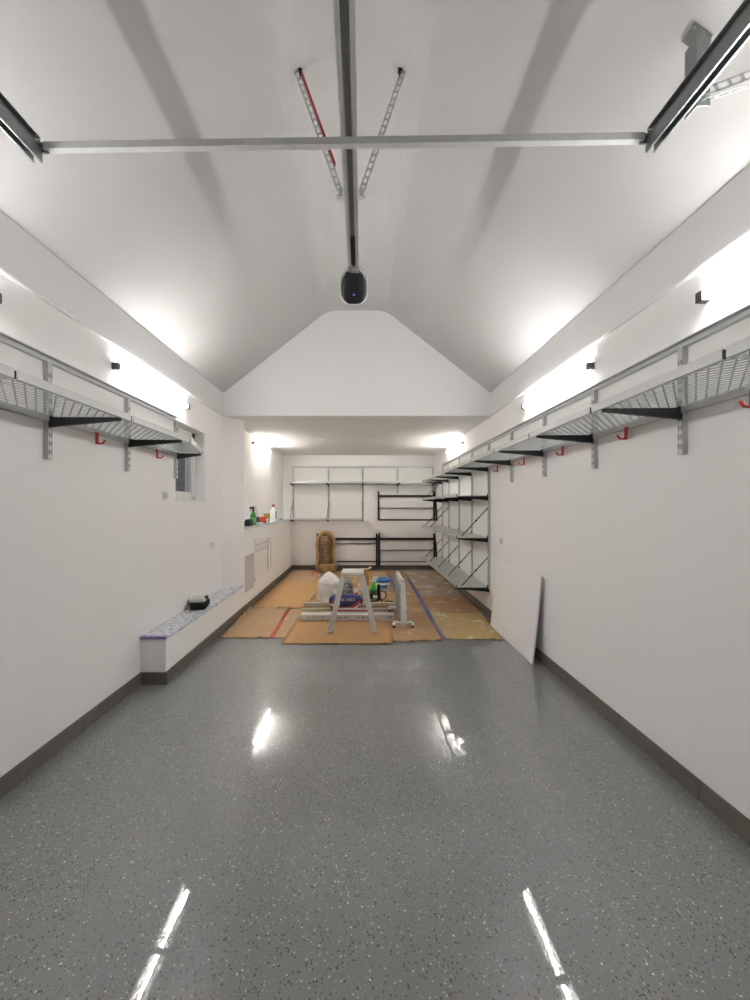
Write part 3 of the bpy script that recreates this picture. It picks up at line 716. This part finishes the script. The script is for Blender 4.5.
# ================================================================== LONG PACKS ON THE FLOOR
pk_w = mat('printed_white_carton', (0.60, 0.57, 0.54), 0.6, var=0.18, vscale=18)
p1 = empty('long_carton', (-0.19, 4.87, 0.0085), 'long flat white printed carton lying under the ladder, the nearer one', 'carton')
m = MB(); m.box(-0.61, 0.61, -0.065, 0.065, 0, 0.078); m.build('carton_body', pk_w, p1, 0.004)
m = MB()
r2 = random.Random(3)
x = -0.52
while x < 0.54:
    w3 = r2.uniform(0.012, 0.05)
    if r2.random() < 0.72: m.box(x, x+w3, -0.0662, -0.065, 0.030+r2.uniform(0, 0.012), 0.045+r2.uniform(0, 0.012))
    x += w3+r2.uniform(0.006, 0.03)
m.build('carton_print', mat('carton_print_grey', (0.26,0.25,0.25), 0.6), p1)
m = MB()
for x0, x1 in ((-0.50, -0.44), (-0.36, -0.22), (0.02, 0.10), (0.3, 0.42)): m.box(x0, x1, -0.0662, -0.065, 0.008, 0.016)
m.build('carton_stripe', mat('carton_print_red', (0.35,0.16,0.15), 0.6), p1)
p2 = empty('wooden_plank', (-0.17, 5.40, 0.003), 'long channel shaped plank lying behind the nearer carton', 'plank')
MB().box(-0.69, 0.69, -0.11, 0.11, 0, 0.018).build('plank_base', mat('brown_plank', sr(140, 112, 84), 0.6, var=0.15, vscale=9), p2)
MB().box(-0.69, 0.69, 0.07, 0.12, 0.018, 0.066).box(-0.69, 0.69, -0.12, -0.095, 0.0, 0.034).build('plank_flange', mat('pale_plank', sr(196, 188, 168), 0.6, var=0.1, vscale=9), p2, 0.003)

# ================================================================== SACK
def text_mesh(txt, size, m, parent, name, loc, rot):
    cu = bpy.data.curves.new(name, 'FONT'); cu.body = txt; cu.size = size; cu.extrude = 0.001; cu.align_x = 'CENTER'; cu.align_y = 'CENTER'
    tmp = bpy.data.objects.new('tmp_text', cu); COL.objects.link(tmp)
    dg = bpy.context.evaluated_depsgraph_get(); me = bpy.data.meshes.new_from_object(tmp.evaluated_get(dg))
    bpy.data.objects.remove(tmp); me.materials.clear(); me.materials.append(m)
    o = bpy.data.objects.new(name, me); COL.objects.link(o); o.parent = parent; o.location = loc; o.rotation_euler = rot; return o
sk = empty('material_sack', (-0.225, 5.168, 0.0035), 'blue building material sack with red and white bands and white lettering, seen through the ladder', 'sack')
def sack_rings(x0, x1, z0, z1, dep, n=24, m=18):
    rings = []
    for i in range(m+1):
        t = i/m; x = x0+(x1-x0)*t; e = (1-abs(2*t-1)**5)**0.4 if 0 < t < 1 else 0.25
        rings.append([(x, -dep*e*math.copysign(abs(math.cos(a))**0.75, math.cos(a))+0.004*math.sin(7*a+9*t), (z0+z1)/2+(z1-z0)/2*e*math.copysign(abs(math.sin(a))**0.8, math.sin(a))+0.004*math.sin(5*a+14*t)) for a in [2*math.pi*k/n for k in range(n)]])
    return rings
MB().loft(sack_rings(-0.235, 0.235, 0.085, 0.262, 0.072)).build('blue_sack', mat('blue_sack_film', sr(62, 68, 118), 0.4, bump=0.3, bscale=12, var=0.15, vscale=10), sk)
MB().loft(sack_rings(-0.21, 0.21, 0.0, 0.115, 0.078)).build('lower_sack', mat('dark_red_sack', sr(120, 62, 50), 0.5, bump=0.3, bscale=12, var=0.3, vscale=12), sk)
wst = mat('sack_white', (0.66,0.63,0.60), 0.5); rst = mat('sack_red', sr(165, 38, 40), 0.45)
for s in (-1, 1):
    for k, (mm, dz) in enumerate(((rst, 0.0), (wst, -0.035), (rst, -0.07))):
        m = MB(); pts = [(s*(0.045+0.155*t), -0.078+0.016*abs(t-0.4), 0.105+0.085*t*t+dz) for t in [q/8 for q in range(9)]]
        m.tube(pts, 0.017, 8); m.build('red_band' if mm is rst else 'white_band', mm, sk)
text_mesh('IK WEX', 0.056, M['white'], sk, 'sack_lettering', (0.035, -0.082, 0.205), (R(84), 0, 0))

# ================================================================== BAGS
def blob(name_seed, R0, H0, n=40, m=26, squash=1.0, pinch=0.35, amp=0.05):
    r = random.Random(name_seed); ph = [(r.uniform(0, 6.28), r.randint(2, 9), r.uniform(0.4, 1), r.uniform(3, 12)) for _ in range(9)]
    rings = []
    for i in range(m+1):
        t = i/m
        if t < 0.08: rad = 0.62+0.38*(t/0.08)**0.5
        elif t < 0.62: rad = 1.0-0.06*abs(t-0.35)
        else: q = (t-0.62)/0.38; rad = 0.985*max(0, 1-q**1.45)**0.8+0.02
        z = H0*t; ring = []
        for k in range(n):
            a = 2*math.pi*k/n; d = sum(w*math.sin(a*f+p+q2*t*1.3) for p, f, w, q2 in ph)*amp/3+amp*0.35*math.sin(23*t+3*math.sin(2*a+ph[0][0]))*math.sin(5*a+7*t)
            ring.append((R0*rad*(1+d)*math.cos(a), R0*rad*(1+d)*squash*math.sin(a), z+H0*0.02*d))
        rings.append(ring)
    return rings
tb = empty('rubbish_bag', (-0.515, 5.80, 0.004), 'full white plastic rubbish bag behind the left side of the ladder', 'bag')
MB().loft(blob(4, 0.178, 0.47, amp=0.10)).build('bag_body', mat('white_bag_film', (0.76,0.73,0.67), 0.45, bump=1.0, bscale=9), tb)
MB().tube([(-0.13, -0.03, 0.36), (-0.15, -0.03, 0.41), (-0.142, -0.03, 0.44)], [0.012, 0.008, 0.003], 6).build('bag_ear', M['white'], tb)
MB().tube([(-0.048, -0.160, 0.345), (-0.036, -0.160, 0.362)], 0.006, 6).build('bag_tear', M['capgrey'], tb)
gb = empty('crumpled_bag', (-0.222, 5.72, 0.004), 'crumpled grey plastic bag seen through the top of the ladder', 'bag')
MB().loft(blob(9, 0.092, 0.40, amp=0.14)).build('bag_body', mat('grey_bag_film', sr(150, 156, 156), 0.3, bump=1.0, bscale=18, var=0.45, vscale=14), gb)
MB().tube([(-0.06,-0.10,0.30),(0.0,-0.13,0.33),(0.05,-0.11,0.30),(0.06,-0.10,0.2)], 0.010, 6).build('bag_cord', M['capgrey'], gb)
cb2 = empty('paper_bag', (0.0, 5.66, 0.004), 'crumpled cream paper bag seen through the right side of the ladder', 'bag')
MB().loft(blob(21, 0.085, 0.26, amp=0.18)).build('bag_body', mat('cream_paper', sr(198, 188, 165), 0.7, bump=0.8, bscale=16), cb2)
ct = empty('sealant_tube', (-0.085, 5.50, 0.07), 'red and white sealant tube sticking up behind the ladder', 'tube'); ct.location = (-0.085, 5.47, 0.066)
m = MB(); m.lathe([(0.024,0),(0.025,0.01),(0.025,0.20),(0.02,0.215)], (0,0,0), 16); m.build('tube_body', M['white'], ct)
MB().lathe([(0.0256,0.05),(0.0256,0.16)], (0,0,0), 16).build('tube_label', M['red'], ct)
MB().lathe([(0.012,0.215),(0.005,0.29)], (0,0,0), 12).build('nozzle', M['red'], ct)

# orange blocks
ob = empty('wooden_block_stack', (0.075, 7.0, 0.0035), 'small stack of orange-brown wooden blocks behind the ladder top', 'stack')
wood = mat('orange_wood', sr(205, 145, 75), 0.6, var=0.2, vscale=12)
for k in range(4):
    MB().box(-0.055+0.006*(k % 2), 0.055+0.004*(k % 3), -0.06, 0.06, k*0.068, k*0.068+0.060).build('wooden_block', wood, ob, 0.004)
    if k < 3: MB().box(-0.045, 0.045, -0.05, 0.05, k*0.068+0.060, k*0.068+0.068).build('dark_spacer', M['capgrey'], ob)
gl = empty('work_glove', (0.07, 7.0, 0.268+0.0035), 'crumpled cream work glove lying on the orange blocks', 'glove')
m = MB(); m.loft([[(x0+0.0, r_*math.cos(a), 0.028+r_*0.7*math.sin(a)) for a in [k*math.pi/5 for k in range(10)]] for x0, r_ in ((-0.10, 0.012), (-0.08, 0.026), (-0.02, 0.036), (0.03, 0.032), (0.045, 0.02))]); m.build('glove_palm', mat('cream_cloth', sr(205, 190, 155), 0.9), gl)
for k in range(4):
    y = -0.024+0.016*k; MB().tube([(0.03, y, 0.032), (0.065, y*1.3, 0.045+0.004*k), (0.095+0.006*k, y*1.4, 0.060+0.005*k)], [0.011, 0.010, 0.007], 8).build('glove_finger', gl.children[0].data.materials[0], gl)
MB().tube([(-0.02, -0.03, 0.03), (0.0, -0.055, 0.04), (0.025, -0.07, 0.045)], [0.012, 0.010, 0.007], 8).build('glove_thumb', gl.children[0].data.materials[0], gl)

# green spray bottle, black vacuum hose machine
def spray_bottle(loc, h, r, body, headm, label, lean=(0,0,0), labelm=None, grp=None):
    e = empty('spray_bottle', loc, label, 'bottle', grp); e.rotation_euler = lean
    MB().lathe([(r*0.92, 0), (r, h*0.03), (r, h*0.42), (r*0.85, h*0.55), (r*0.42, h*0.68), (r*0.38, h*0.76)], (0,0,0), 20, 1, 0.7).build('bottle_body', body, e)
    m = MB(); m.lathe([(r*0.46, h*0.75), (r*0.46, h*0.82)], (0,0,0), 14)
    m.box(-r*0.35, r*1.15, -r*0.24, r*0.24, h*0.86, h*0.99); m.box(-r*0.3, r*0.3, -r*0.22, r*0.22, h*0.80, h*0.90)
    m.tube([(r*0.85, 0, h*0.87), (r*1.0, 0, h*0.80), (r*0.75, 0, h*0.72)], r*0.10, 6)
    m.build('spray_head', headm, e, 0.003)
    if labelm: MB().lathe([(r*1.02, h*0.12), (r*1.02, h*0.40)], (0,0,0), 20, 1, 0.71).build('bottle_label', labelm, e)
    return e
green = mat('green_plastic', sr(60, 160, 70), 0.35); brightgreen = mat('bright_green', sr(70, 205, 70), 0.35)
spray_bottle((0.165, 5.95, 0.004), 0.37, 0.06, brightgreen, M['white'], 'bright green spray bottle standing right of the ladder before the blue bucket', (0, R(8), R(40)), mat('dark_green', sr(25, 80, 45), 0.4))
va = empty('angle_grinder', (0.24, 5.78, 0.004), 'black power tool with round disc and cord beside the green bottle', 'power tool')
m = MB(); m.lathe([(0.028,0),(0.034,0.03),(0.030,0.16),(0.022,0.24)], (0.02, 0, 0.03), 16); m.box(-0.11, 0.02, -0.035, 0.035, 0.05, 0.12); m.build('tool_body', M['black'], va, 0.004)
m = MB(); ring = [(0.075+0.06*math.cos(a), -0.02, 0.11+0.065*math.sin(a)) for a in [k*math.pi/10 for k in range(20)]]; m.tube(ring, 0.010, 8, True); m.build('disc_guard', M['capgrey'], va)
m = MB(); m.tube([(-0.13, -0.04, 0.02), (-0.05, -0.05, 0.016), (0.05, -0.05, 0.05), (0.07, -0.04, 0.02)], 0.014, 8); m.build('side_handle', M['rubber'], va)
m = MB(); m.box(-0.07, 0.0, -0.052, -0.035, 0.07, 0.11); m.build('white_sticker', M['white'], va)
cd = MB(); pts = []
for k in range(60):
    a = k*0.42; rr = 0.07+0.012*math.sin(k*0.9); pts.append((0.42+rr*math.cos(a), 5.66+0.7*rr*math.sin(a), 0.014+0.003*math.sin(k*0.7)+0.0004*k))
pts += [(0.52, 5.62, 0.013), (0.57, 5.56, 0.013), (0.60, 5.45, 0.013)]
cd.tube(pts, 0.005, 6); tag(cd.build('power_cord', M['rubber']), 'dark power cord loosely coiled on the paper behind the heater', 'cord')
# bucket
bk = empty('plastic_bucket', (0.362, 6.56, 0.0035), 'white plastic bucket with blue rim and blue print behind the ladder', 'bucket')
blue = mat('blue_plastic', sr(60, 130, 200), 0.35)
m = MB(); m.lathe([(0.105,0),(0.110,0.004),(0.132,0.185),(0.128,0.185),(0.106,0.010)], (0,0,0), 28); m.build('bucket_body', M['white'], bk)
m = MB(); m.lathe([(0.127,0.165),(0.140,0.165),(0.142,0.205),(0.132,0.21),(0.126,0.205),(0.124,0.165)], (0,0,0), 28); m.build('bucket_rim', blue, bk)
m = MB(); m.lathe([(0.105,0.10),(0.124,0.16)], (0,0,0), 28); m.build('blue_contents', mat('blue_liner', sr(70,140,205), 0.5), bk)
m = MB()
pv = []
for k in range(7):
    a = R(-120+12*k); pv += [(0.1215*math.cos(a), 0.1215*math.sin(a), 0.055), (0.1285*math.cos(a), 0.1285*math.sin(a), 0.115)]
m.add(pv, [(2*k, 2*k+2, 2*k+3, 2*k+1) for k in range(6)]); m.build('blue_print', blue, bk)
m = MB(); m.tube([(0.14*math.cos(a), -0.02-0.142*abs(math.sin(a)), 0.18-0.10*math.sin(a)) for a in [k*math.pi/14 for k in range(15)]], 0.003, 6); m.build('bucket_handle', M['galv'], bk)

# ================================================================== WRAPPED BUNDLE
wb = empty('wrapped_bundle', (-0.82, 8.38, 0.0035), 'tall brown bundle wrapped in film and cardboard standing at the back wall', 'bundle')
brown = mat('crinkled_brown_film', sr(92, 74, 52), 0.28, bump=1.0, bscale=18, var=0.75, vscale=14)
amber = mat('amber_cardboard', sr(182, 140, 84), 0.55, bump=0.5, bscale=20, var=0.2, vscale=18)
def cap_ring(y, w, h, sc, z0=0.03):
    pts = []
    hw = w/2
    for k in range(9): a = R(180*k/8); pts.append((hw*math.cos(a)*sc, y, z0+h-hw+hw*math.sin(a)*sc))
    for k in range(1, 12):
        t = k/12; pts.append((-hw*sc*(1+0.10*math.sin(t*9)), y, z0+(h-hw)*(1-t)))
    for k in range(0, 6): a = R(180+180*k/5); pts.append((hw*0.9*math.cos(a)*sc, y, z0+0.02+0.02*math.sin(a)))
    for k in range(1, 12):
        t = k/12; pts.append((hw*sc*(1+0.08*math.sin(t*8)), y, z0+(h-hw)*t))
    return pts
MB().loft([cap_ring(y, 0.42, 0.91, s) for y, s in ((-0.05, 0.92), (-0.03, 1.0), (0.13, 1.0), (0.15, 0.9))], False).build('cardboard_edge', amber, wb)
MB().loft([cap_ring(y, 0.33, 0.86, s) for y, s in ((-0.11, 0.78), (-0.095, 0.92), (-0.05, 1.0), (-0.04, 1.0))], False).build('film_wrap', brown, wb)
r3 = random.Random(8)
m = MB()
for k in range(26):
    z = 0.12+k*0.027; x0 = r3.uniform(-0.13, -0.03); x1 = r3.uniform(0.03, 0.13)
    m.tube([(x0, -0.108, z+r3.uniform(-0.02, 0.02)), ((x0+x1)/2, -0.122, z+r3.uniform(-0.03, 0.03)), (x1, -0.108, z+r3.uniform(-0.02, 0.02))], [0.002, 0.007, 0.002], 6)
m.build('film_folds', mat('fold_highlight', sr(150, 128, 96), 0.3, var=0.4, vscale=20), wb)  # raised folds, with the film's highlights put into their pale colour
m = MB(); rg = []
for z, sx in ((0.0, 0.17), (0.04, 0.215), (0.08, 0.20), (0.12, 0.235), (0.16, 0.215), (0.20, 0.205)):
    rg.append([(0.03+sx*math.cos(a)*(1+0.05*math.sin(9*a+z*40)+0.04*math.sin(23*a+z*60)), -0.01+0.155*math.sin(a)*(1+0.07*math.sin(7*a+z*30)), z) for a in [k*math.pi/20 for k in range(40)]])
m.loft(rg); m.build('bottom_ruffle', mat('tan_film', sr(160, 128, 86), 0.4, bump=0.9, bscale=18, var=0.35, vscale=20), wb)
m = MB(); m.box(-0.10, 0.06, -0.118, -0.108, 0.70, 0.83); m.build('paper_label', mat('brown_label', sr(140, 115, 90), 0.6), wb)

# ================================================================== BENCH BOX
bx = empty('tool_case', (-1.750, 3.99, 0.4035), 'black case with pale grey lid sitting on the foil covered bench', 'case', rz=R(8))
MB().loft([[(x*s, y*s, z) for x, y in rrect(0.17, 0.21, 0.03)] for s, z in ((0.82, 0), (0.98, 0.02), (1.0, 0.065), (0.95, 0.075))], False).build('case_body', M['black'], bx)
MB().loft([[(x*s-0.01, y*s, z) for x, y in rrect(0.16, 0.17, 0.03)] for s, z in ((0.95, 0.075), (1.0, 0.085), (0.98, 0.105), (0.85, 0.115))], False).build('case_lid', mat('pale_grey_lid', (0.50,0.50,0.48), 0.5), bx)
MB().box(0.045, 0.072, -0.02, 0.07, 0.085, 0.118).build('lid_latch', M['black'], bx, 0.004)
MB().tube([(-0.06, -0.085, 0.05), (-0.08, -0.115, 0.04), (-0.075, -0.12, 0.006), (-0.04, -0.115, 0.006)], 0.004, 6).build('carry_strap', M['offwhite'], bx)

# ================================================================== LEDGE ITEMS
Z0 = ZL+0.0035
bb = empty('black_pouch', (-1.715, 5.60, Z0), 'small black pouch at the near end of the ledge', 'pouch')
MB().loft([[(x*s, y*s, z) for x, y in rrect(0.09, 0.20, 0.03)] for s, z in ((0.85, 0), (1.0, 0.02), (0.95, 0.07), (0.7, 0.095))], False).build('pouch_body', M['rubber'], bb)
MB().box(-0.03, 0.03, -0.06, 0.06, 0.093, 0.10).build('pouch_flap', M['black'], bb)
spray_bottle((-1.735, 5.90, Z0), 0.295, 0.048, green, mat('navy_head', sr(40, 45, 80), 0.4), 'green spray bottle with dark blue head on the ledge', (0, 0, R(200)), mat('light_green_label', sr(120,190,110), 0.5))
spray_bottle((-1.745, 6.13, Z0), 0.31, 0.045, mat('clear_bottle', (0.70,0.72,0.72), 0.3), M['white'], 'clear spray bottle with white head and dark label on the ledge', (0, 0, R(170)), mat('dark_label', sr(70,60,85), 0.5))
rc = empty('red_tin', (-1.73, 6.45, Z0), 'low round red tin on the ledge between the bottles', 'tin')
MB().lathe([(0.058,0),(0.062,0.004),(0.062,0.095),(0.055,0.10)], (0,0,0), 24).build('tin_body', mat('red_orange', sr(205, 60, 40), 0.4), rc)
MB().lathe([(0.05,0.10),(0.05,0.112),(0.04,0.114)], (0,0,0), 20).build('tin_lid', M['red'], rc)
yc = empty('yellow_carton', (-1.745, 6.83, Z0), 'yellow and brown carton standing on the ledge beside the white bottle', 'carton')
MB().box(-0.03, 0.03, -0.08, 0.05, 0, 0.16).build('carton_body', mat('mustard_card', sr(165, 140, 70), 0.6, var=0.25, vscale=30), yc, 0.002)
MB().box(-0.035, 0.035, -0.14, 0.05, 0.120, 0.165).build('carton_lid', mat('yellow_card', sr(185, 165, 70), 0.6), yc, 0.003)
cu = tag(MB().lathe([(0.024,0),(0.032,0.075),(0.030,0.075),(0.022,0.004)], (-1.71, 6.66, Z0), 20).build('paper_cup', M['white']), 'small white cup between the red tin and yellow carton', 'cup')
wbt = empty('cleaner_bottle', (-1.74, 7.27, Z0), 'tall white bottle with red cap and dark label on the ledge', 'bottle')
MB().lathe([(0.046,0),(0.05,0.01),(0.05,0.21),(0.035,0.25),(0.018,0.27),(0.018,0.29)], (0,0,0), 24).build('bottle_body', M['white'], wbt)
MB().lathe([(0.022,0.285),(0.022,0.33),(0.018,0.335)], (0,0,0), 16).build('bottle_cap', mat('cap_red', sr(190, 50, 50), 0.4), wbt)
MB().box(0.030, 0.0515, -0.022, 0.022, 0.06, 0.20).build('bottle_label', mat('charcoal_label', sr(60,55,60), 0.6), wbt)
sp = empty('filling_knife', (-1.73, 7.68, Z0), 'filling knife with dark handle lying at the far end of the ledge', 'tool')
MB().tube([(0.02, 0.02, 0.016), (0.03, 0.16, 0.030)], [0.011, 0.015], 8).build('knife_handle', M['rubber'], sp)
MB().prism([(-0.02,-0.10),(0.05,-0.10),(0.03,0.03),(0.01,0.03)], 'z', 0.012, 0.014).build('knife_blade', M['galv'], sp)
rl = tag(MB().tube([(-1.72, 7.42, Z0+0.017), (-1.70, 7.53, Z0+0.017)], 0.017, 12).build('tape_roll', M['offwhite']), 'small off-white roll right of the tall white bottle', 'roll')
tp = tag(MB().loft([[(-1.70+x*s, 6.16+y*s, z) for x, y in rrect(0.06, 0.30, 0.02)] for s, z in ((1.0, Z0), (0.95, Z0+0.012), (0.7, Z0+0.03))]).build('cleaning_cloth', mat('mint_cloth', sr(200, 215, 205), 0.9, bump=0.6, bscale=20)), 'folded pale mint cloth before the clear spray bottle on the ledge', 'cloth')

# ================================================================== WORLD, CAMERA
wd = bpy.data.worlds.new('world'); scene.world = wd; wd.use_nodes = True
wd.node_tree.nodes['Background'].inputs[0].default_value = (0.55, 0.62, 0.68, 1); wd.node_tree.nodes['Background'].inputs[1].default_value = 0.35
cam = bpy.data.cameras.new('camera'); co = bpy.data.objects.new('camera', cam); COL.objects.link(co); scene.camera = co
co.location = (0, 0, 1.5); co.rotation_euler = (R(90), 0, 0)
cam.sensor_fit = 'VERTICAL'; cam.sensor_height = 36; cam.lens = 36*370/1000; cam.shift_x = 0.013; cam.shift_y = 0.006; cam.clip_start = 0.02
scene.view_settings.view_transform = 'Standard'; scene.view_settings.look = 'None'; scene.view_settings.gamma = 1; scene.view_settings.use_curve_mapping = False
scene.view_settings.exposure = 1.84
scene.cycles.use_denoising = True
scene.cycles.max_bounces = 10; scene.cycles.diffuse_bounces = 6; scene.cycles.glossy_bounces = 4
scene.cycles.sample_clamp_indirect = 8
